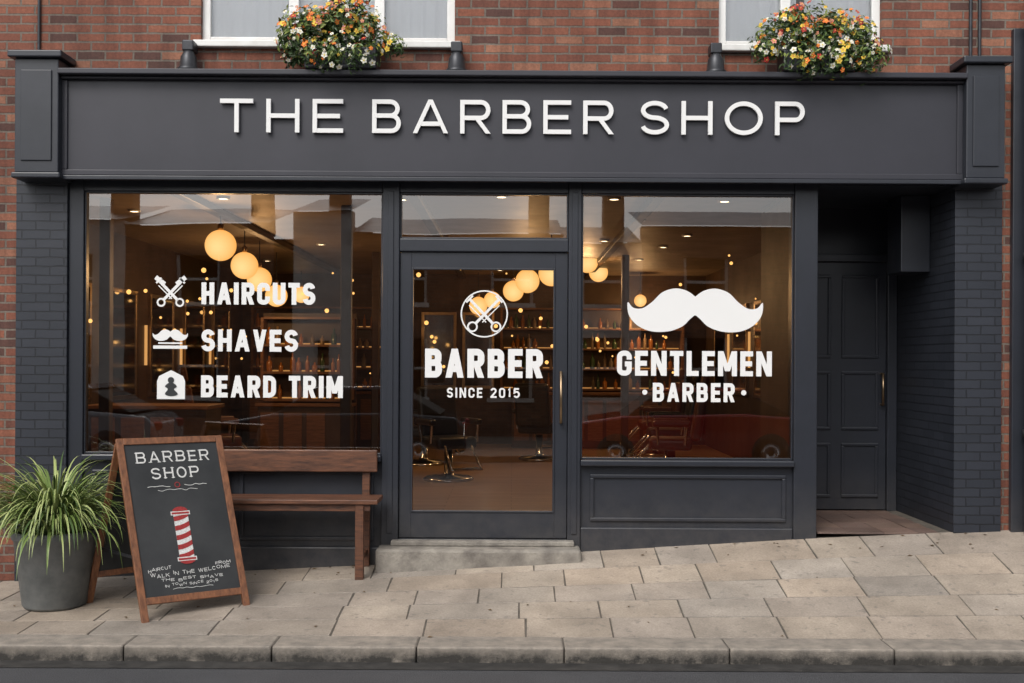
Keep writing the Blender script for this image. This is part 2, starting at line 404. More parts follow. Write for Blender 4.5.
def slabs(name,cells,par,cols,ms,zo=0,gap=.0035,bvl=.004,zf=G):
    v=[];f=[];tint=[]
    for (x0,x1,y0,y1) in cells:
        c=random.choice(cols); k=random.uniform(.88,1.08); c=tuple(a*k for a in c)
        j=[random.uniform(-.0015,.0015) for _ in range(4)]
        jx=[random.uniform(-.003,.003) for _ in range(8)]
        g=gap
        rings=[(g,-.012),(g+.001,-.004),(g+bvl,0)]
        b=len(v)
        for (ins,dz) in rings:
            for q,(x,y) in enumerate([(x0+ins,y0+ins),(x1-ins,y0+ins),(x1-ins,y1-ins),(x0+ins,y1-ins)]):
                v.append((x+jx[q],y+jx[q+4],zf(x,y)+dz+zo+j[q]))
        for r in range(2):
            for i in range(4):
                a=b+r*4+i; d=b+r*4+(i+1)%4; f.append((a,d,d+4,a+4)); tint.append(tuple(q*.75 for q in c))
        f.append((b+8,b+9,b+10,b+11)); tint.append(c)
    o=obj(name,v,f,ms,par)
    ca=o.data.color_attributes.new('tint','FLOAT_COLOR','CORNER')
    for p,c in zip(o.data.polygons,tint):
        for li in p.loop_indices: ca.data[li].color=(c[0],c[1],c[2],1)
    return o
COL=[(.40,.34,.28),(.375,.325,.275),(.41,.35,.285),(.36,.32,.275),(.39,.34,.285),(.39,.325,.26)]
cells=[]; rows=[KY+KW,-1.39,-1.08,-.76,-.40,-.0]
for r in range(5):
    x=-16+random.uniform(0,.5)
    while x<16:
        w=random.choice([.45,.55,.6,.68,.8])*random.uniform(.95,1.05)
        cells.append((x,x+w,rows[r],rows[r+1])); x+=w
slabs('paving_slabs',cells,pv,COL,SLAB)
cells=[];x=-30
while x<30:
    w=random.uniform(.8,1.05); cells.append((x,x+w,KY,KY+KW)); x+=w
kb=boxes('kerb',[(a+.003,b-.003,c,d-.004,-.2,.001) for a,b,c,d in cells],None,None); kb.data.materials.clear()
kb.data.materials.append(mat('kerb_granite',(.31,.27,.225),.8,c2=(.18,.16,.138),ns=9,bs=.6,bd=.008,dirt_shade=((.035,.032,.028),-.08,-.0,1.6))); bev(kb,.014,3)  # grime here also paints shade onto the sunlit kerb face
cells=[(2.45+i*.27,2.45+(i+1)*.27,.0+j*.27,.27+j*.27) for i in range(4) for j in range(5)]
slabs('entrance_tiles',cells,pv,[(.19,.125,.10),(.165,.11,.09),(.20,.135,.105)],SLAB,zf=lambda x,y:.425,gap=.002,bvl=.002)
v=[];f=[]
for i in range(70):
    if i<45: x=random.uniform(-3.9,3.9); y=-abs(random.gauss(0,.14))-.03
    else: x=random.uniform(-4.5,4.5); y=random.uniform(-1.9,-.3)
    z=G(x,y)+.004; a=random.uniform(0,6.28); s=random.uniform(.008,.018); c_,s_=math.cos(a)*s,math.sin(a)*s; b=len(v)
    v+=[(x-c_*1.5,y-s_*1.5,z),(x+s_*.7,y-c_*.7,z+.003),(x+c_*1.5,y+s_*1.5,z),(x-s_*.7,y+c_*.7,z+.006)]; f.append((b,b+1,b+2,b+3))
obj('fallen_leaves',v,f,mat('dry_leaf',(.16,.09,.04),.8,c2=(.07,.05,.02),ns=3))

# ------------------------------------------------ the shop building
B=empty('brick_shop_building')
def wall(name,x0,x1,z0,z1,holes,m,y0=0,y1=.3,par=B):
    xsx=sorted({x0,x1}|{h[0] for h in holes}|{h[1] for h in holes}); L=[]
    for a,b in zip(xsx,xsx[1:]):
        hs=sorted([h for h in holes if h[0]<=a+1e-6 and h[1]>=b-1e-6],key=lambda h:h[2]); z=z0
        for h in hs:
            if h[2]>z: L.append((a,b,y0,y1,z,h[2]))
            z=h[3]
        if z<z1: L.append((a,b,y0,y1,z,z1))
    return boxes(name,L,m,par)
TOPZ=7.3
wl=(X(199),X(453),Z(42,0,326),6.0); wr=(X(717),X(880),Z(46,0,800),6.0)
holes=[wl,wr,(-7.2,-5.6,4.4,6.0),(5.4,7.0,4.4,6.0)]
XL=X(17); XR=X(1000)
wall('upper_wall',-9,9,3.235,TOPZ,holes,BRICK)
wall('side_wall_a',-9,XL,-.3,3.235,[(-7.4,-5.4,1.0,2.7)],BRICK)
wall('side_wall_b',XR,9,-.3,3.235,[(5.4,7.2,1.3,2.8)],BRICK)
box('neighbour_pilaster',X(1009),X(1009)+.42,-.055,-.001,-.2,4.45,PAINT,B,.008)
YB=10.4
box('back_wall',-9,9,YB,YB+.3,-.3,TOPZ,BRICK,B,0)
box('end_wall_a',-9,-8.7,.3,YB,-.3,TOPZ,BRICK,B,0); box('end_wall_b',8.7,9,.3,YB,-.3,TOPZ,BRICK,B,0)
obj('roof',[(-9.2,-.25,TOPZ),(9.2,-.25,TOPZ),(9.2,5.2,TOPZ+2.6),(-9.2,5.2,TOPZ+2.6),(9.2,YB+.5,TOPZ),(-9.2,YB+.5,TOPZ)],[(0,1,2,3),(3,2,4,5),(0,5,4,1)],mat('roof_slate',(.06,.06,.07),.6,ns=5),B)
def upper_window(i,h,muls):
    x0,x1,z0,z1=h; y=.045
    w=.065
    L=[(x0,x0+w,y,y+.05,z0,z1),(x1-w,x1,y,y+.05,z0,z1),(x0+w,x1-w,y,y+.05,z0,z0+.05),(x0+w,x1-w,y,y+.05,z1-w,z1)]
    for m in muls: L.append((m-.04,m+.04,y-.004,y+.046,z0+.05,z1-w))
    boxes('window_frame_%s'%i,L,WFRAME,B,.005)
    box('window_sill_%s'%i,x0-.05,x1+.05,-.06,y-.002,z0-.055,z0-.001,WFRAME,B,.008)
    obj('window_pane_%s'%i,[(x0,y+.03,z0),(x1,y+.03,z0),(x1,y+.03,z1),(x0,y+.03,z1)],[(0,1,2,3)],GLASSU,B)
    v=[];f=[];n=int((x1-x0)/.008)
    for k in range(n+1):
        x=x0+(x1-x0)*k/n; yy=y+.062+.0045*math.sin(x*52+1.6*math.sin(x*9))+.0015*math.sin(x*121)
        v+=[(x,yy,z0-.02),(x,yy,z1)]
    mid=(x0+x1)/2
    for k in range(n):
        x=x0+(x1-x0)*k/n
        if abs(x-mid-.02)<.035: continue
        f.append((2*k,2*k+2,2*k+3,2*k+1))
    obj('curtain_%s'%i,v,f,CURT,B,True)
    obj('dark_room_%s'%i,[(x0-.2,.5,z0-.2),(x1+.2,.5,z0-.2),(x1+.2,.5,z1+.2),(x0-.2,.5,z1+.2)],[(0,1,2,3)],UPR,B)
upper_window('a',wl,[X(291),X(377)]); upper_window('b',wr,[X(785)])
upper_window('c',holes[2],[-6.4]); upper_window('d',holes[3],[6.2]); upper_window('e',(-7.4,-5.4,1.0,2.7),[-6.4]); upper_window('f',(5.4,7.2,1.3,2.8),[6.3])

box('pier_painted_a',XL,X(68),-.03,.3,-.3,3.234,PBRICK,B,.003)
box('pier_painted_b',X(953),XR,-.03,1.7,-.3,3.234,PBRICK,B,.003)
SH=empty('shop_front')
ft=Z(70,-.27); fb=Z(178,-.16)
box('fascia_board',X(60,-.16),X(962,-.16),-.16,-.001,fb,ft-.02,PAINT2,SH,.003)
fx0,fx1=X(60,-.18),X(962,-.18)
box('cornice',fx0,fx1,-.27,-.0,ft-.045,ft,PAINT2,SH,.008)
box('cornice_lower',fx0,fx1,-.21,-.161,ft-.07,ft-.046,PAINT2,SH,.01)
box('fascia_border_bottom',fx0,fx1,-.185,-.161,fb,fb+.045,PAINT2,SH,.006)
box('fascia_drip',fx0,fx1,-.20,-.161,fb-.035,fb-.002,PAINT,SH,.005)
box('fascia_border_l',fx0,fx0+.045,-.178,-.161,fb+.046,ft-.071,PAINT2,SH,.005)
box('fascia_border_r',fx1-.045,fx1,-.178,-.161,fb+.046,ft-.071,PAINT2,SH,.005)
for nm,a,b,t,bt in (('l',10,59,58,172),('r',963,1007,64,178)):
    a2,b2=X(a,-.26),X(b,-.26); t2=Z(t,-.26,(a+b)/2); bb=Z(bt,-.26,(a+b)/2)
    box('console_'+nm,a2+.02,b2-.02,-.25,-.002,bb,t2,PAINT,SH,.008)
    box('console_cap_'+nm,a2-.02,b2+.02,-.30,-.002,t2+.001,t2+.055,PAINT,SH,.01)
    box('console_panel_'+nm,a2+.07,b2-.07,-.262,-.251,bb+.09,t2-.09,PAINT,SH,.008)
    box('console_foot_'+nm,a2-.0,b2+.0,-.27,-.002,bb-.045,bb-.001,PAINT,SH,.01)
D=.12; top=3.234
wlx0,wlx1=X(83),X(382); dx0,dx1=X(399),X(568); wrx0,wrx1=X(581),X(794)
zt=Z(193); zlb=Z(456); zrb=Z(459)
box('jamb_a',X(68)+.001,wlx0,-.001,D,-.2,top,PAINT,SH,.006)
box('post_a',wlx1,dx0,-.012,D,-.2,top,PAINT,SH,.008)
box('post_b',dx1,wrx0,-.012,D,-.2,top,PAINT,SH,.008)
box('jamb_b',wrx1,X(817),-.012,.2,-.2,top,PAINT,SH,.008)
for nm,x in (('a',(wlx1+dx0)/2),('b',(dx1+wrx0)/2)): box('post_fillet_'+nm,x-.022,x+.022,-.022,-.0125,.4,top-.1,PAINT,SH,.004)
for nm,a,b in (('a',wlx0,wlx1),('b',dx0,dx1),('c',wrx0,wrx1)):
    box('head_'+nm,a+.001,b-.001,.0,D,zt,top,PAINT,SH,.005)
for nm,a,b,z0,z1 in (('a',wlx0,wlx1,zlb,zt),('b',wrx0,wrx1,zrb,zt)):
    boxes('bead_'+nm,[(a+.001,a+.014,.02,.06,z0,z1-.001),(b-.014,b-.001,.02,.06,z0,z1-.001),(a+.014,b-.014,.02,.06,z1-.014,z1-.001),(a+.014,b-.014,.02,.06,z0,z0+.014)],PAINT,SH,.003)
    obj('shop_window_glass_'+nm,[(a,.05,z0),(b,.05,z0),(b,.05,z1),(a,.05,z1)],[(0,1,2,3)],GLASS,SH)
box('sill_a',wlx0+.001,wlx1-.001,-.045,D,zlb-.05,zlb-.001,PAINT,SH,.01)
box('sill_b',wrx0+.001,wrx1-.001,-.045,D,zrb-.05,zrb-.001,PAINT,SH,.01)
box('riser_a',wlx0+.001,wlx1-.001,.03,D,-.2,zlb-.051,PAINT,SH,0)
box('riser_b',wrx0+.001,wrx1-.001,.03,D,-.2,zrb-.051,PAINT,SH,0)
box('plinth_a',wlx0+.002,wlx1-.002,-.004,.029,-.2,Z(548),PAINT,SH,.01)
box('plinth_b',wrx0+.002,wrx1-.002,-.004,.029,-.2,Z(527),PAINT,SH,.01)
def panel(nm,a,b,z0,z1,y=.03):
    w=.03
    boxes('moulding_'+nm,[(a,b,y-.020,y-.001,z0,z0+w),(a,b,y-.020,y-.001,z1-w,z1),(a,a+w,y-.020,y-.001,z0+w,z1-w),(b-w,b,y-.020,y-.001,z0+w,z1-w)],PAINT,SH,.007)
panel('right',X(591),X(787),Z(521),Z(474)); 
panel('left1',X(92),X(230),Z(542),Z(472)); panel('left2',X(240),X(374),Z(542),Z(472))
ztb=Z(239); zdt=Z(252); zdb=.362
box('transom_bar',dx0+.001,dx1-.001,-.006,D,zdt,ztb,PAINT,SH,.008)
boxes('transom_bead',[(dx0+.001,dx0+.014,.02,.06,ztb,zt),(dx1-.014,dx1-.001,.02,.06,ztb,zt),(dx0+.014,dx1-.014,.02,.06,ztb+.001,ztb+.014),(dx0+.014,dx1-.014,.02,.06,zt-.014,zt-.001)],PAINT,SH,.003)
obj('transom_glass',[(dx0,.05,ztb),(dx1,.05,ztb),(dx1,.05,zt),(dx0,.05,zt)],[(0,1,2,3)],GLASS,SH)
gx0,gx1,gz0,gz1=X(411),X(555),Z(513),Z(268)
boxes('door_leaf',[(dx0+.004,gx0,.02,.07,zdb,zdt-.004),(gx1,dx1-.004,.02,.07,zdb,zdt-.004),(gx0,gx1,.02,.07,zdb,gz0),(gx0,gx1,.02,.07,gz1,zdt-.004)],PAINT,SH,.003)
boxes('door_stop',[(dx0+.001,dx0+.03,.072,.11,zdb,zdt-.001),(dx1-.03,dx1-.001,.072,.11,zdb,zdt-.001),(dx0+.03,dx1-.03,.072,.11,zdt-.03,zdt-.001)],PAINT,SH)
boxes('door_bead',[(gx0,gx0+.015,.012,.045,gz0,gz1),(gx1-.015,gx1,.012,.045,gz0,gz1),(gx0+.015,gx1-.015,.012,.045,gz0,gz0+.015),(gx0+.015,gx1-.015,.012,.045,gz1-.015,gz1)],PAINT,SH,.003)
obj('door_glass',[(gx0,.05,gz0),(gx1,.05,gz0),(gx1,.05,gz1),(gx0,.05,gz1)],[(0,1,2,3)],GLASS,SH)
hx=X(561); tube('door_handle',[(hx,.02,Z(372)),(hx,-.04,Z(372)),(hx,-.04,Z(422)),(hx,.02,Z(422))],.011,BRASS,SH)
box('threshold',dx0+.001,dx1-.001,-.02,.13,.30,.358,METAL,SH,.005)
st=box('door_step',X(377,-.22),X(582,-.22),-.27,-.021,-.1,.315,STEP,None,.022)
box('step_tread',X(390,-.22),X(576,-.22),-.12,-.022,.3155,.3565,STEP,st,.010)
RY=1.35
box('recess_side',2.40,2.447,.201,RY,.3,3.23,PAINT,SH,0)
box('recess_ceiling',2.36,X(953)-.001,.001,RY+.3,3.2,3.233,PAINT,SH,0)
rz=.425; rdt=Z(262,RY,850)
boxes('side_door_frame',[(2.45,2.53,RY-.05,RY+.1,rz,rdt+.07),(3.44,X(953)-.002,RY-.05,RY+.1,rz,rdt+.07),(2.53,3.44,RY-.05,RY+.1,rdt,rdt+.07)],PAINT,SH,.006)
box('over_door_panel',2.45,X(953)-.002,RY,RY+.1,rdt+.071,3.199,PAINT,SH,0)
box('side_door',2.532,3.438,RY,RY+.05,rz+.01,rdt-.002,PAINT,SH,0)
for k,(a,b) in enumerate(((2.60,2.93),(3.03,3.37))):
    for j,(c,d) in enumerate(((.12,.62),(.74,1.28),(1.40,rdt-rz-.12))):
        w=.028;a0,b0,c0,d0=a,b,rz+c,rz+d;y=RY
        boxes('side_door_moulding_%d%d'%(k,j),[(a0,b0,y-.016,y-.001,c0,c0+w),(a0,b0,y-.016,y-.001,d0-w,d0),(a0,a0+w,y-.016,y-.001,c0+w,d0-w),(b0-w,b0,y-.016,y-.001,c0+w,d0-w)],PAINT,SH,.006)
tube('side_door_handle',[(3.40,RY,1.40),(3.40,RY-.05,1.40),(3.40,RY-.05,1.68),(3.40,RY,1.68)],.013,BRASS,SH)
box('meter_box',3.28,X(953)-.001,.5,.85,Z(272,.5,915),3.198,PAINT,SH,.008)

# ------------------------------------------------ sign lettering
sg=Decal(lambda u,v,k:(u,-.187-.0006*k,v))
y=-.185
tz0=Z(134,y); th=Z(100.5,y)-tz0
for word,a,b in (('THE',219,342),('BARBER',371,612),('SHOP',639,803)):
    sg.text(word,X(a,y),X(b,y),tz0,th,.034,gap=.40,owide={'O':1.22,'A':1.16,'T':1.0,'E':.92,'H':1.0,'S':.92,'P':.95,'R':1,'B':.95})
o=sg.make('shop_name_lettering',[WHITE]); sm=o.modifiers.new('sol','SOLIDIFY'); sm.thickness=.022; sm.offset=0
def dec(): return Decal(lambda u,v,k:(X(u,.04),.044-.0003*k,Z(v,.04)))
def T(d,txt,x0,x1,yt,yb,t,gap=.2,**k):
    sub=Decal(lambda u,v,kk:(u,v,kk)); sub.text(txt,x0,x1,0,yb-yt,t,gap=gap,**k)
    for fc in sub.fc:
        d.poly([(sub.v[i][0],yb-sub.v[i][1]) for i in fc][::-1],layer=int(sub.v[fc[0]][2]))
def circle(cx,cy,r,n=28,a0=0,a1=360): return [(cx+r*math.cos(math.radians(a0+(a1-a0)*i/n)),cy+r*math.sin(math.radians(a0+(a1-a0)*i/n))) for i in range(n if a1-a0==360 else n+1)]
H=[(-1,-12.5),(8,-19),(20,-21.5),(33,-17.5),(43,-8),(53,-1.5),(62,-2),(67.5,-7.5),(66.5,5),(58,15.5),(44,21.5),(27,21.5),(13,16.5),(5,9),(-1,4)]
def moustache(d,cx,cy,s):
    h=smoothpts(H,5,False)
    full=[(cx+s*p[0],cy+s*p[1]) for p in h if p[0]>=0]+[(cx-s*p[0],cy+s*p[1]) for p in h[::-1] if p[0]>=0]
    d.poly(full,layer=2)
def scissors(d,cx,cy,s,w):
    for m in (-1,1):
        d.line([(cx+m*s*p[0],cy+s*p[1]) for p in ((-.75,-.75),(.45,.5))],w*1.3)
        d.line([(cx+m*s*p[0],cy+s*p[1]) for p in ((-.95,-.6),(-.6,-.95))],w*.9)
        d.line([(cx+m*s*p[0],cy+s*p[1]) for p in ((-.8,-.45),(.1,.45))],w*.5)
        d.line(circle(cx+m*s*.62,cy+s*.68,s*.24,16),w*.8,True)
WL=dec()
T(WL,'HAIRCUTS',201,315,284,306,4.8,gap=.22); T(WL,'SHAVES',201,298,331,353,4.8,gap=.22); T(WL,'BEARD TRIM',201,343,377,399,4.8,gap=.22)
scissors(WL,170,294,15,2.2)
for m in (-1,1): WL.line([(170+m*6,286),(170+m*15,279)],4.5)
moustache(WL,170,337,.26); WL.line([(153,349),(187,349)],3.2); WL.line([(158,345),(182,345)],1.6)
WL.poly([(157,401),(157,383),(159,378),(171,372),(183,378),(185,383),(185,401)],layer=0)
WL.make('window_lettering',[WHITE])
bd=Decal(lambda u,v,k:(X(u,.04),.0405-.0005*k,Z(v,.04)))
bd.poly(circle(171,382,3.2,14),layer=0); bd.poly(smoothpts([(171,384),(177,388),(174,391),(178,396),(171,398),(165,396),(168,391),(165,388)],3),layer=1); bd.make('beard_badge_cutout',[SLATE])
WD=dec()
T(WD,'BARBER',425,543,349,378,6.6,gap=.2); T(WD,'SINCE 2015',447,520,388,398,1.8,gap=.38)
WD.line(circle(484,314,23,40),1.4,True); scissors(WD,484,314,19,2.1)
WD.make('door_lettering',[WHITE])
WR=dec()
T(WR,'GENTLEMEN',617,772,350,375,5.1,gap=.22); T(WR,'BARBER',653,735,382,401,3.9,gap=.28)
moustache(WR,695,309,1); WR.poly(circle(645,391.5,2.6,16),layer=1); WR.poly(circle(744,391.5,2.6,16),layer=1)
WR.make('moustache_window_sign',[WHITE])

# ------------------------------------------------ interior
I=empty('shop_interior'); FZ=.36; CZ=3.24; RX0,RX1,RYB=-4.6,3.3,10.2
obj('interior_floor',[(RX0,.13,FZ-.003),(2.39,.13,FZ-.003),(2.39,1.8,FZ-.003),(RX1,1.8,FZ-.003),(RX1,RYB,FZ-.003),(RX0,RYB,FZ-.003)],[(0,1,2,3,4,5)],FLOOR,I)
obj('interior_ceiling',[(RX0,.13,CZ),(2.39,.13,CZ),(2.39,1.8,CZ),(RX1,1.8,CZ),(RX1,RYB,CZ),(RX0,RYB,CZ)],[(5,4,3,2,1,0)],CEIL,I)
box('interior_back',RX0,RX1,RYB,RYB+.1,FZ-.1,CZ+.1,WALLW,I,0)
box('interior_side_a',RX0-.1,RX0,.301,RYB,FZ-.1,CZ+.1,WALLW,I,0)
box('interior_side_b',2.387,2.398,.21,1.8,FZ-.1,CZ+.1,WALLW,I,0)
box('interior_return',2.399,RX1,1.8,1.85,FZ-.1,CZ+.1,WALLW,I,0)
box('interior_side_c',RX1,RX1+.1,1.7,RYB,FZ-.1,CZ+.1,WALLW,I,0)
for k,x in enumerate((-2.9,-.9,1.2)): box('ceiling_duct_%d'%k,x,x+.10,.4,RYB,CZ-.07,CZ-.001,WALLW,I,.01)
for k,(x,y) in enumerate(((-1.62,1.6),(-3.75,1.2),(-1.9,6.2),(1.5,6.4))): box('interior_column_%d'%k,x,x+.10,y,y+.10,FZ,CZ-.001,WALLW,I,.01)
def pendant(px,py,r,light=True):
    R=.150; d=R*F/r; y=min(d-CAMD,9.6); R=r*(y+CAMD)/F; d=y+CAMD; x=(px-512)/F*d; z=CH-(py-HR)/F*d
    e=empty('pendant_lamp',(x,y,z))
    bm=bmesh.new(); bmesh.ops.create_uvsphere(bm,u_segments=32,v_segments=20,radius=R)
    me=bpy.data.meshes.new('globe'); bm.to_mesh(me); bm.free(); me.materials.append(GLOBE)
    for p in me.polygons: p.use_smooth=True
    link(bpy.data.objects.new('globe',me),e)
    tube('cord',[(0,0,R),(0,0,CZ-z)],.006,METAL,e)
    lathe('cap',[(.03,R-.01),(.03,R+.05),(.012,R+.07)],BRASS,e,n=16)
    if light:
        l=bpy.data.lights.new('lamp_light','POINT'); l.energy=25; l.color=(1,.56,.24); l.shadow_soft_size=.05
        lo=bpy.data.objects.new('lamp_light',l); lo.location=(0,-.0,-R-.12); link(lo,e)
for q in ((220,247,15.5,1),(244,267,13.5,0),(259,281,12.2,1),(276,297,11,0),(180,310,6.5,1),(527,281,12,1),(513,291,10.4,0),(551,273,13,0),(587,262,10.5,1),(598,272,9.5,0),(478,306,9,0),(492,300,8.3,0),(301,296,8,0),(640,300,6.2,1)): pendant(q[0],q[1],q[2],bool(q[3]))
for k,(x,y,l_) in enumerate([(.9,1.0,1),(1.9,1.1,0),(1.3,2.5,0),(2.0,3.9,0),(-1.0,1.1,0),(-2.6,1.1,0),(-3.7,2.0,1),(-.8,4.2,1),(-2.4,5.1,0),(.6,6.4,0),(1.8,7.0,0),(-3.6,7.5,0),(1.9,5.2,0),(1.1,4.5,0),(-.1,.9,0),(-.2,9.0,0)]):  # the lit spot over the left counter is added to warm it
    e=empty('ceiling_spotlight',(x,y,CZ-.002))
    lathe('ring',[(.06,0),(.06,-.02),(.045,-.02),(.045,-.012)],WFRAME,e,n=20); lathe('bulb',[(.04,-.013),(.04,-.016)],SPOTM,e,n=16)
    if l_:
        l=bpy.data.lights.new('spot_light','SPOT'); l.energy=[42,60,60][min(2,k)] if k else 45; l.color=(1,.64,.36); l.spot_size=2.0; l.spot_blend=.8; l.shadow_soft_size=.04
        lo=bpy.data.objects.new('spot_light',l); lo.location=(0,0,-.04); link(lo,e)
def glints(pts,r=.026):
    v=[];f=[]
    for (x,y,z) in pts:
        s=r*random.uniform(.4,1.2); b=len(v); rings=[(0,-1),(.7,-.7),(1,0),(.7,.7),(0,1)]
        for (q,zz) in rings:
            for i in range(8): v.append((x+q*s*math.cos(i*math.pi/4),y+q*s*math.sin(i*math.pi/4),z+zz*s))
        for k in range(4):
            for i in range(8): f.append((b+k*8+i,b+k*8+(i+1)%8,b+(k+1)*8+(i+1)%8,b+(k+1)*8+i))
    return v,f
pts=[]
for i in range(34): pts.append((random.uniform(-4.4,3.1),random.uniform(3.5,9.8),random.uniform(2.0,3.1)))
for i in range(30): pts.append((random.uniform(-4.4,3.1),random.uniform(6.5,9.8),random.uniform(1.5,2.2)))
for i in range(14): pts.append((-4.5,1.2+i*.6,2.4+.25*math.sin(i*1.4)))
for i in range(12): pts.append((3.2,2.2+i*.6,2.4+.25*math.sin(i*1.4)))
v,f=glints(pts); obj('glint_dots',v,f,GLINT)  # glowing dots added at random to give amber glints, no real bulbs
L=[]
for i,y0 in enumerate((3.6,5.1,6.6,8.1)):
    L+=[(RX0+.002,RX0+.03,y0-.03,y0+.00,1.7,2.2),(RX1-.03,RX1-.002,y0-.03,y0+.00,1.7,2.2)]
boxes('added_glow_tubes',L,TUBEM)  # glowing strips added on the side walls for more amber glow
def shelving(x0,x1,yb,z0,rows,dz,depth=.25):
    e=empty('bottle_shelf',(0,0,0))
    L=[(x0,x0+.04,yb-depth,yb,z0,z0+rows*dz),(x1-.04,x1,yb-depth,yb,z0,z0+rows*dz)]
    for r in range(rows+1): L.append((x0+.04,x1-.04,yb-depth,yb-.002,z0+r*dz-.02,z0+r*dz+.01))
    boxes('shelves',L,WARMOAK,e,.003)
    boxes('shelf_glow_strip',[(x0+.06,x1-.06,yb-.02,yb-.006,z0+r*dz+.012,z0+r*dz+.03) for r in range(rows)],STRIPM,e)  # glowing strips added to backlight the bottles
    v=[];f=[];mi=[]
    for r in range(rows):
        x=x0+.1
        while x<x1-.1:
            if random.random()<.85:
                rr=random.uniform(.025,.045); h=random.uniform(.12,dz*.8); m=random.choice([0,0,0,2,3,1]); n=8
                prof=[(rr,0),(rr,h*.62),(rr*.4,h*.75),(rr*.35,h)]; b=len(v)
                yc=yb-depth*.55+random.uniform(-.05,.05)
                for (q,zz) in prof:
                    for i in range(n): v.append((x+q*math.cos(i*math.pi/4),yc+q*math.sin(i*math.pi/4),z0+r*dz+.011+zz))
                for k in range(3):
                    for i in range(n): f.append((b+k*n+i,b+k*n+(i+1)%n,b+(k+1)*n+(i+1)%n,b+(k+1)*n+i)); mi.append(m)
                f.append(tuple(b+3*n+i for i in range(n))); mi.append(m)
            x+=random.uniform(.07,.16)
    obj('bottles',v,f,None,e,True,BOTTLE,mi)
shelving(-4.4,-1.7,RYB-.01,1.3,4,.34); shelving(-.2,2.9,RYB-.01,1.3,4,.34)
shelving(-3.3,-2.1,6.0,1.25,3,.36); 
def mirror(x0,x1,z0,z1,y):
    e=empty('wall_mirror')
    boxes('frame',[(x0,x0+.05,y-.05,y,z0,z1),(x1-.05,x1,y-.05,y,z0,z1),(x0+.05,x1-.05,y-.05,y,z0,z0+.05),(x0+.05,x1-.05,y-.05,y,z1-.05,z1)],BRASS,e,.005)
    box('mirror_glass',x0+.05,x1-.05,y-.02,y-.012,z0+.05,z1-.05,MIRR,e,0)
mirror(-1.55,-.95,1.3,2.6,RYB-.001); mirror(-.85,-.3,1.3,2.6,RYB-.001)
def sidemirror(x,y0,y1,sgn):
    e=empty('wall_mirror'); a,b=(x,x+.03) if sgn>0 else (x-.03,x)
    box('mirror_glass',a,b,y0+.05,y1-.05,1.35,2.55,MIRR,e,0)
    boxes('frame',[(a-.005,b+.012,y0,y0+.05,1.3,2.6),(a-.005,b+.012,y1-.05,y1,1.3,2.6),(a-.005,b+.012,y0+.05,y1-.05,1.3,1.35),(a-.005,b+.012,y0+.05,y1-.05,2.55,2.6)],BRASS,e,.004)
for y0 in (2.2,3.7,5.2,6.7,8.2): sidemirror(RX0+.002,y0,y0+1.0,1); sidemirror(RX1-.002,y0,y0+1.0,-1)
def counter(x0,x1,y0,y1,h,mm=WARMOAK):
    e=empty('wooden_counter')
    box('top',x0-.03,x1+.03,y0-.03,y1+.03,FZ+h-.04,FZ+h,mm,e,.006)
    box('body',x0,x1,y0,y1,FZ,FZ+h-.041,WALLW,e,.004)
    n=int((x1-x0)/.3)
    boxes('panels',[(x0+.04+i*.3,x0+.28+i*.3,y0-.012,y0-.001,FZ+.12,FZ+h-.12) for i in range(n)],mm,e,.006)
counter(-4.3,-3.1,2.4,3.0,.95); counter(-4.3,-1.9,9.3,9.8,.9); counter(0,2.8,9.3,9.8,.9); counter(-3.3,-2.1,5.6,6.0,.85)
box('shelf_back_panel',-3.32,-2.08,6.001,6.04,FZ,2.4,WALLW,I,.004)
def chair(x,y,rot,lm):
    e=empty('barber_chair',(x,y,FZ)); e.rotation_euler=(0,0,rot)
    lathe('base',[(.30,0),(.30,.02),(.26,.045),(.08,.06),(.05,.09),(.05,.36)],CHROME,e,n=28)
    bev(box('seat',-.26,.26,-.26,.24,.38,.52,lm,e,0),.045,4)
    o=bev(box('backrest',-.25,.25,.0,.12,0,.62,lm,e,0),.045,4); o.location=(0,.22,.5); o.rotation_euler=(-.16,0,0)
    o=bev(box('headrest',-.13,.13,0,.09,0,.17,lm,e,0),.035,3); o.location=(0,.34,1.15); o.rotation_euler=(-.16,0,0)
    for m in (-1,1):
        bev(box('arm_%d'%m,m*.30-.045,m*.30+.045,-.22,.22,.66,.73,lm,e,0),.025,3)
        tube('arm_post_%d'%m,[(m*.30,-.15,.45),(m*.30,-.17,.66)],.018,CHROME,e); tube('arm_post_b%d'%m,[(m*.28,.16,.45),(m*.30,.18,.66)],.018,CHROME,e)
    tube('foot_bar',[(-.17,-.26,.42),(-.19,-.5,.16),(.19,-.5,.16),(.17,-.26,.42)],.016,CHROME,e)
    bev(box('foot_plate',-.17,.17,-.56,-.42,.15,.18,CHROME,e,0),.01,2)
for q in ((-.75,4.4,.5,LEATH),(-3.5,4.4,1.9,LEATHR),(1.9,4.4,-1.7,LEATHR),(2.1,6.2,-1.6,LEATH),(-1.2,6.4,1.6,LEATH),(.4,7.2,2.8,LEATH),(-3.2,8.2,1.6,LEATH),(2.2,8.2,-1.6,LEATHR)): chair(*q)

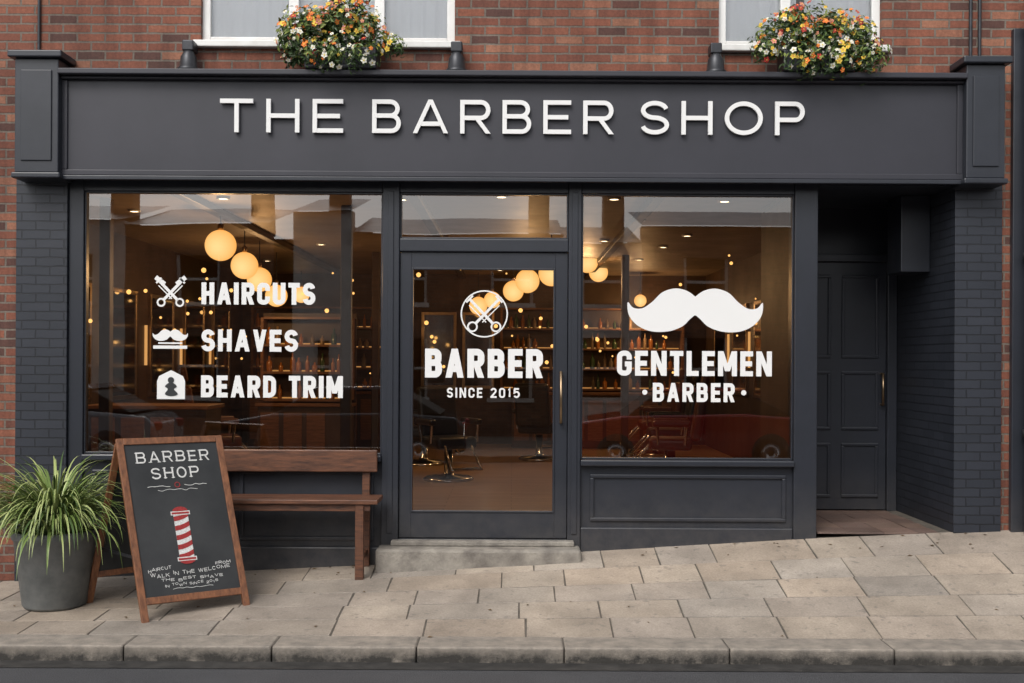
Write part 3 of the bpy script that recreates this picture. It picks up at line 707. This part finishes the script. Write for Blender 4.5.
# ------------------------------------------------ lamps on the cornice, cables, pipes
def signlamp(px,zb):
    y=-.14; x=X(px,y); z=ft
    e=empty('sign_lamp',(x,y,z))
    lathe('body',[(.085,0),(.085,.03),(.07,.04),(.062,.12),(.045,.15),(.04,.165)],METAL,e,n=20)
    box('bracket',-.045,.045,-.035,.10,.166,.25,METAL,e,.01)
    tube('arm',[(0,.02,.2),(0,.13,.26)],.012,METAL,e)
for px in (187,455,714): signlamp(px,50)
tube('cable',[(X(38),-.015,TOPZ-.2),(X(38),-.015,ft+.05)],.012,METAL)
dp=empty('drainpipe'); tube('pipe',[(X(1024),-.12,TOPZ-.1),(X(1024),-.12,-.1)],.045,METAL,dp)
for z in (1.2,2.6,4.4,6): lathe('collar',[(.06,z),(.06,z+.06)],METAL,dp,c=(X(1024),-.12,0),n=20)
for px in (968,977): tube('wall_conduit',[(X(px),-.015,TOPZ-.2),(X(px),-.015,ft)],.014,METAL)

# ------------------------------------------------ flower boxes
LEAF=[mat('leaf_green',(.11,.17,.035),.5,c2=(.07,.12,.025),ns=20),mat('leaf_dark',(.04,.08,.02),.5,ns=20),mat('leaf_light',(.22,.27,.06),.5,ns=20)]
FLOW=[mat('orange_petal',(.80,.24,.03),.6,c2=(.65,.13,.03),ns=20),mat('yellow_petal',(.80,.58,.07),.6,ns=20),mat('white_petal',(.80,.79,.68),.6,ns=20),mat('red_petal',(.5,.04,.03),.6,ns=20),mat('pink_petal',(.7,.28,.2),.6,ns=20)]
def flowerbox(px,cy,y=-.17):
    x=X(px,y); z=Z(cy,y,px)
    e=empty('flower_box',(x,y,0)); z0=ft
    box('trough',-.28,.28,-.12,.10,z0+.003,z0+.17,METAL,e,.012)
    v=[];f=[];mi=[]
    def add(pts,m):
        b=len(v); v.extend(pts); f.append(tuple(range(b,b+len(pts)))); mi.append(m)
    lumps=[]
    while len(lumps)<30:
        l=(random.uniform(-.46,.46),random.uniform(-.14,.08),random.uniform(-.24,.24),random.uniform(.07,.13))
        if (l[0]/.46)**2+((l[2]+.15*abs(l[0])-.02)/.25)**2<1: lumps.append(l)
    lumps+=[(-.41,-.05,-.06,.09),(.41,-.05,-.08,.09),(0,-.06,.14,.14),(-.2,-.1,.04,.16),(.2,-.1,.04,.16),(0,-.14,-.14,.14),(-.2,-.14,-.16,.12),(.2,-.14,-.16,.12),(-.08,-.15,-.2,.1),(.12,-.15,-.2,.1)]
    cz=z
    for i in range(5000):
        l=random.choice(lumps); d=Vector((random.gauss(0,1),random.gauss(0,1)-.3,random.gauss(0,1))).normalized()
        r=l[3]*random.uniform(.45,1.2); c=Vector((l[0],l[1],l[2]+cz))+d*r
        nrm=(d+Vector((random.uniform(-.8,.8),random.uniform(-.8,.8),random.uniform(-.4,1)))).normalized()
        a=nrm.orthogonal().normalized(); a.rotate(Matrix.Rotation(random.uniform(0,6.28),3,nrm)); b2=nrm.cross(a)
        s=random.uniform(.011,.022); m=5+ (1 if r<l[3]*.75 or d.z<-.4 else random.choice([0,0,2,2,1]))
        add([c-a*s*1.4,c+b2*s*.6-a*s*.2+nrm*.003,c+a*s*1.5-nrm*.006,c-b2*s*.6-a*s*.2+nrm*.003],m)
    for i in range(400):
        l=random.choice(lumps); d=Vector((random.gauss(0,1),-abs(random.gauss(0,1))-.2,random.gauss(0,1)+.25)).normalized()
        c=Vector((l[0],l[1],l[2]+cz))+d*l[3]*random.uniform(1.0,1.25)
        if d.z<-.3 and random.random()<.6: continue
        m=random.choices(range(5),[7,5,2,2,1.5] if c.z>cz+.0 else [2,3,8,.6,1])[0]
        nrm=(d+Vector((random.uniform(-.4,.4),-.3,random.uniform(-.3,.4)))).normalized()
        a=nrm.orthogonal().normalized(); a.rotate(Matrix.Rotation(random.uniform(0,6.28),3,nrm)); b2=nrm.cross(a); R=random.uniform(.013,.028)
        for k in range(5):
            t=k*2*math.pi/5; u=a*math.cos(t)+b2*math.sin(t); w=-a*math.sin(t)+b2*math.cos(t)
            add([c+nrm*.001*k,c+u*R*.6+w*R*.42+nrm*.006,c+u*R*1.05+nrm*.002,c+u*R*.6-w*R*.42+nrm*.006],m)
        add([c+nrm*.008+(a*math.cos(t)+b2*math.sin(t))*R*.22 for t in [q*math.pi/3 for q in range(6)]],1 if m!=1 else 0)
    obj('flowers',v,f,None,e,False,FLOW+LEAF,mi)
flowerbox(341,38); flowerbox(814,43)

# ------------------------------------------------ potted spider plant
pe=empty('potted_plant',(-3.26,-.95,G(-3.22,-.95)))
lathe('pot',[(.205,0),(.22,.02),(.278,.48),(.292,.49),(.292,.54),(.268,.545),(.258,.48)],POT,pe,n=48)
lathe('soil',[(.25,.48),(.252,.495)],SOIL,pe,n=32)
v=[];f=[];mi=[]
for i in range(800):
    a=random.uniform(0,6.283); r0=random.uniform(0,.19)*random.random()**.3; L=random.uniform(.40,.84); el=random.uniform(.75,1.5) if r0<.13 else random.uniform(.45,1.3)
    d=Vector((math.cos(a),math.sin(a),0)); p=Vector((d.x*r0,d.y*r0,.49)); w0=random.uniform(.007,.0125); side=Vector((-d.y,d.x,0))
    n=11; th_=el; step=L/n; b=len(v); dr=random.uniform(.18,.40)
    for k in range(n+1):
        w=w0*(1-(k/n)**2.2)+.0006
        v+= [p-side*w+Vector((0,0,w*.4)),p.copy(),p+side*w+Vector((0,0,w*.4))]
        p=p+(d*math.cos(th_)+Vector((0,0,math.sin(th_))))*step; th_=max(-1.35,th_-dr*(k/n+.25))
        q=Vector((p.x,p.y,0))
        if q.length<.31 and p.z<.55 and k>3: q=q.normalized()*.31; p.x,p.y=q.x,q.y
    m=random.choices([0,1,2],[4,2,5])[0]
    for k in range(n):
        q=b+k*3; f+=[(q,q+1,q+4,q+3),(q+1,q+2,q+5,q+4)]; mi+=[m,m]
obj('leaves',v,f,None,pe,True,[mat('blade_green',(.17,.245,.06),.4,c2=(.11,.17,.04),ns=10),mat('blade_dark',(.06,.11,.03),.45,ns=10),mat('blade_light',(.38,.43,.17),.4,c2=(.27,.34,.11),ns=10)],mi)

# ------------------------------------------------ A-board
ab=empty('chalkboard_sign')
FL=Vector((-2.475,-1.45,0)); FR=Vector((-1.845,-1.02,0)); FL.z=G(FL.x,FL.y); FR.z=G(FR.x,FR.y)
U=(FR-FL); U.z=0; W=U.length; U.normalize(); Nn=Vector((U.y,-U.x,0)).normalized()
FL.z=(FL.z+FR.z)/2-.02
s=.42; Vv=(-Nn*s+Vector((-.07,0,1.21))); LL=Vv.length; Vv.normalize(); NF=U.cross(Vv).normalized()
if NF.dot(Nn)<0: NF=-NF
def bp(u,v,n=0): return FL+U*u+Vv*v+NF*n
fw=.048
beam('stile_l',bp(fw/2,-.025),bp(fw/2,LL),fw,.03,WOODV,ab,U,.004); beam('stile_r',bp(W-fw/2,.02),bp(W-fw/2,LL),fw,.03,WOODV,ab,U,.004)
beam('rail_top',bp(fw,LL-fw/2),bp(W-fw,LL-fw/2),fw,.028,WOODV,ab,Vv,.004); beam('rail_bottom',bp(fw,.14),bp(W-fw,.14),fw,.028,WOODV,ab,Vv,.004)
pz0=.14+fw/2; pz1=LL-fw
obj('slate_panel',[bp(fw-.005,pz0-.005,.004),bp(W-fw+.005,pz0-.005,.004),bp(W-fw+.005,pz1+.005,.004),bp(fw-.005,pz1+.005,.004)],[(0,1,2,3)],SLATE,ab)
def rp(u,t,yy=.0):
    tp=bp(u,LL-.03,-.02); ft_=FL+U*u-Nn*(.70)+Vector((-.19,-.03,0)); ft_.z=G(ft_.x,ft_.y); return tp.lerp(ft_,t)
for nm,u in (('l',fw/2),('r',W-fw/2)): beam('rear_leg_'+nm,rp(u,0),rp(u,1),fw,.028,WOODV,ab,U,.004)
beam('rear_rail',rp(fw,.82),rp(W-fw,.82),.045,.022,WOODV,ab,Vv,.003)
obj('rear_panel',[rp(fw-.005,.03),rp(W-fw+.005,.03),rp(W-fw+.005,.8),rp(fw-.005,.8)],[(0,1,2,3)],SLATE,ab)
beam('stay',bp(.03,.45,-.03),rp(.03,.65),.006,.02,METAL,ab,U,0)
cd=Decal(lambda u,v,k:bp(u,v,.0065+.0004*k))
c=W/2
cd.text('BARBER',.12,W-.12,LL-.185,.082,.011,serif=1,gap=.36,jit=.002)
cd.text('SHOP',.21,W-.21,LL-.305,.082,.011,serif=1,gap=.36,jit=.002)
random.seed(3)
def squig(x0,x1,z,amp,n,w):
    pts=[(x0+(x1-x0)*i/n,z+random.uniform(-amp,amp)) for i in range(n+1)]; cd.line(smoothpts(pts,3,False),w)
squig(.17,.33,LL-.36,.006,6,.004); squig(W-.33,W-.17,LL-.36,.006,6,.004); cd.line(circle(c,LL-.355,.018,14),.005,True,m=1)
squig(.24,W-.24,LL-.39,.008,10,.003)
# barber pole: capped cylinder with slanting stripes
def pv_(u,v): return (c-.01+u,.37+v)
cd.poly([pv_(-.052,.05),pv_(.052,.05),pv_(.052,.35),pv_(-.052,.35)],layer=0)
for i in range(5):
    z=.035+i*.068; lo=lambda q:max(.05,min(.35,q))
    cd.poly([pv_(-.052,lo(z)),pv_(-.017,lo(z+.004)),pv_(.017,lo(z+.014)),pv_(.052,lo(z+.03)),pv_(.052,lo(z+.064)),pv_(.017,lo(z+.048)),pv_(-.017,lo(z+.038)),pv_(-.052,lo(z+.034))],layer=3,m=1)
for zz in (.022,.35):
    cd.poly([pv_(-.068,zz),pv_(.068,zz),pv_(.068,zz+.028),pv_(-.068,zz+.028)],layer=4,m=0); cd.poly([pv_(-.062,zz+.006),pv_(.062,zz+.006),pv_(.062,zz+.021),pv_(-.062,zz+.021)],layer=5,m=1)
cd.poly([pv_(x,z) for x,z in smoothpts([(-.05,.379),(.05,.379),(.035,.402),(0,.41),(-.035,.402)],3)],layer=6,m=1)
cd.poly([pv_(x,z) for x,z in smoothpts([(-.05,.021),(.05,.021),(.03,.004),(0,0),(-.03,.004)],3)],layer=6,m=1)
cd.text('HAIRCUT',.09,.25,.335,.022,.0034,jit=.006,slope=.05); cd.text('FROM',W-.20,W-.09,.345,.020,.0034,jit=.005)
cd.text('WALK IN THE WELCOME',.10,W-.10,.295,.025,.0036,jit=.008,slope=.03); cd.text('THE BEST SHAVE',.17,W-.16,.258,.019,.003,jit=.007); cd.text('IN TOWN SINCE 2015',.19,W-.20,.225,.017,.0028,jit=.006)
squig(.24,W-.24,.205,.004,12,.003)
cd.make('chalk_drawing',[CHALK,CHALKRED],ab)

# ------------------------------------------------ bench
be=empty('wooden_bench'); bx0,bx1=-2.42,X(380,-.35)
zs=.72
for k in range(3): 
    y0=-.46+k*.125
    box('seat_slat_%d'%k,bx0,bx1,y0,y0+.115,zs-.035,zs,OAK,be,.006)
box('seat_apron',bx0+.06,bx1-.06,-.43,-.405,zs-.09,zs-.036,OAK,be,.004)
box('backrest',bx0+.05,X(378,-.08),-.10,-.065,Z(473,-.1),Z(451,-.1),OAK,be,.008)
for nm,x in (('a',bx0+.12),('b',bx1-.14)):
    box('rear_leg_'+nm,x-.03,x+.03,-.064,-.02,G(x,-.04),Z(455,-.05),OAK,be,.005)
    box('front_leg_'+nm,x-.032,x+.032,-.445,-.385,G(x,-.42),zs-.036,OAK,be,.005)
    box('side_rail_'+nm,x-.02,x+.02,-.384,-.065,zs-.10,zs-.037,OAK,be,.004)
    box('low_rail_'+nm,x-.015,x+.015,-.384,-.065,G(x,-.3)+.12,G(x,-.3)+.16,OAK,be,.004)

# ------------------------------------------------ street opposite (seen in the glass)
OP=empty('brick_terrace')
obj('opposite_pavement',[(-60,-17,.02),(60,-17,.02),(60,-12,.02),(-60,-12,.02)],[(0,1,2,3)],STEP)
box('opposite_kerb',-60,60,-12.001,-11.86,-.14,.024,STEP,None,.01)
RENDER=mat('white_render',(.72,.70,.66),.8,ns=2)
for k,(a,b,m,hh) in enumerate([(-24,-14,BRICK2,5.8),(-14,-9,RENDER,5.0),(-9,-5.6,BRICK2,4.9),(-5.1,-3.7,RENDER,5.2),(-3.7,1.2,BRICK2,4.7),(1.2,3.0,RENDER,4.5),(3.0,9.0,BRICK2,4.9),(9.6,20,BRICK2,6.0)]):
    hs=[]; n=max(1,int((b-a)/2.4)); w=(b-a)/n
    for i in range(n):
        cx=a+w*(i+.5); hs+=[(cx-.5,cx+.5,.9,2.3),(cx-.5,cx+.5,3.1,4.2)]
    if k==3: hs=[(-4.6,-4.2,1.0,2.2)]
    wall('terrace_wall_%d'%k,a,b,-.2,hh,hs,m,-17.3,-17,OP)
    boxes('terrace_windows_%d'%k,[(h[0],h[0]+.07,-17.15,-17.1,h[2],h[3]) for h in hs]+[(h[1]-.07,h[1],-17.15,-17.1,h[2],h[3]) for h in hs]+[(h[0]+.07,h[1]-.07,-17.15,-17.1,(h[2]+h[3])/2-.03,(h[2]+h[3])/2+.03) for h in hs]+[(h[0]-.05,h[1]+.05,-17.1,-16.93,h[2]-.1,h[2]-.001) for h in hs],WFRAME,OP)
    obj('terrace_roof_%d'%k,[(a,-16.8,hh),(b,-16.8,hh),(b,-20.5,hh+.8),(a,-20.5,hh+.8)],[(0,1,2,3)],PAINT,OP)
    box('terrace_dark_%d'%k,a,b,-20.5,-20.3,-.2,hh,DARK,OP,0)
    boxes('terrace_chimney_%d'%k,[(b-.8,b-.3,-18.9,-18.4,hh-.1,hh+1.4)],BRICK2,OP)
def car(x,y,m):
    e=empty('parked_car',(x,y,-.1))
    pr=[(-2.12,.32),(-2.15,.62),(-2.05,.82),(-1.2,.95),(.95,.98),(1.95,.90),(2.12,.75),(2.14,.35),(1.75,.24),(-1.75,.24)]
    def ext(nm,pts,w0,w1,mm,bw):
        zs_=[p[1] for p in pts]; a,b=min(zs_),max(zs_)
        wd=lambda z:w0+(w1-w0)*(z-a)/(b-a); n=len(pts)
        v=[(p[0],-wd(p[1]),p[1]) for p in pts]+[(p[0],wd(p[1]),p[1]) for p in pts]
        f=[tuple(range(n)),tuple(range(n,2*n))[::-1]]+[(i,i+n,(i+1)%n+n,(i+1)%n) for i in range(n)]
        o=obj(nm,v,f,mm,e); fixn(o)
        return bev(o,bw,4)
    ext('body',pr,.86,.84,m,.06)
    ext('glasshouse',[(-1.15,.94),(-.55,1.36),(.9,1.38),(1.7,.95)],.80,.62,DARK,.03)
    ext('roof',[(-.62,1.345),(-.45,1.41),(.85,1.43),(1.0,1.36)],.645,.6,m,.02)
    for wx in (-1.32,1.32):
        for m_ in (-1,1):
            lathe('tyre',[(.20,-.1),(.31,-.1),(.33,-.06),(.33,.06),(.31,.1),(.20,.1)],LEATH,e,c=(wx,m_*.79,.33),n=28,axis='Y')
            lathe('hub',[(.2,-.085),(.06,-.11),(.05,.11),(.2,.085)],CHROME,e,c=(wx,m_*.80,.33),n=20,axis='Y')
    for m_ in (-.62,.62):
        box('headlight',-2.15,-2.0,m_-.14,m_+.14,.62,.74,CHROME,e,.03); box('tail_light',2.02,2.15,m_-.14,m_+.14,.66,.8,CHALKRED,e,.03)
CARR=mat('red_car_paint',(.48,.02,.02),.2,ns=2,c2=(.44,.02,.02),coat=1)
CARS=mat('silver_car_paint',(.3,.31,.33),.25,.3,ns=2,coat=1)
car(3.1,-10.9,CARR); car(-2.9,-10.9,mat('dark_car_paint',(.03,.035,.05),.2,coat=1)); car(-8.2,-10.9,CARS); car(8.6,-10.9,CARS)

# ------------------------------------------------ world, sun, camera
sunv=Vector((-.40,-.85,.95)).normalized()
el=math.asin(sunv.z); az=math.atan2(sunv.x,sunv.y)
w=bpy.data.worlds.new('World'); S.world=w; w.use_nodes=True; nt=w.node_tree
bg=nt.nodes['Background']; sky=N(nt,'ShaderNodeTexSky'); sky.sky_type='NISHITA'; sky.sun_disc=False
sky.sun_elevation=el; sky.sun_rotation=az; sky.dust_density=3; sky.air_density=1
hs=N(nt,'ShaderNodeHueSaturation'); hs.inputs['Saturation'].default_value=.22; hs.inputs['Value'].default_value=1.4
nt.links.new(sky.outputs[0],hs.inputs['Color']); nt.links.new(hs.outputs[0],bg.inputs[0]); bg.inputs[1].default_value=.15
sl=bpy.data.lights.new('sun','SUN'); sl.energy=1.4; sl.angle=math.radians(25); sl.color=(1,.95,.89)
so=bpy.data.objects.new('sun',sl); so.rotation_euler=sunv.to_track_quat('Z','Y').to_euler(); S.collection.objects.link(so)
cam=bpy.data.cameras.new('camera'); co=bpy.data.objects.new('camera',cam); S.collection.objects.link(co)
co.location=(0,-CAMD,CH); co.rotation_euler=(math.radians(90),-ROLL,0)
cam.sensor_width=36; cam.lens=36*F/1024; cam.shift_y=(HR-341.5)/1024; cam.clip_end=1000; cam.clip_start=.05
S.camera=co
S.view_settings.view_transform='Standard'; S.view_settings.look='None'; S.view_settings.exposure=0; S.view_settings.gamma=1
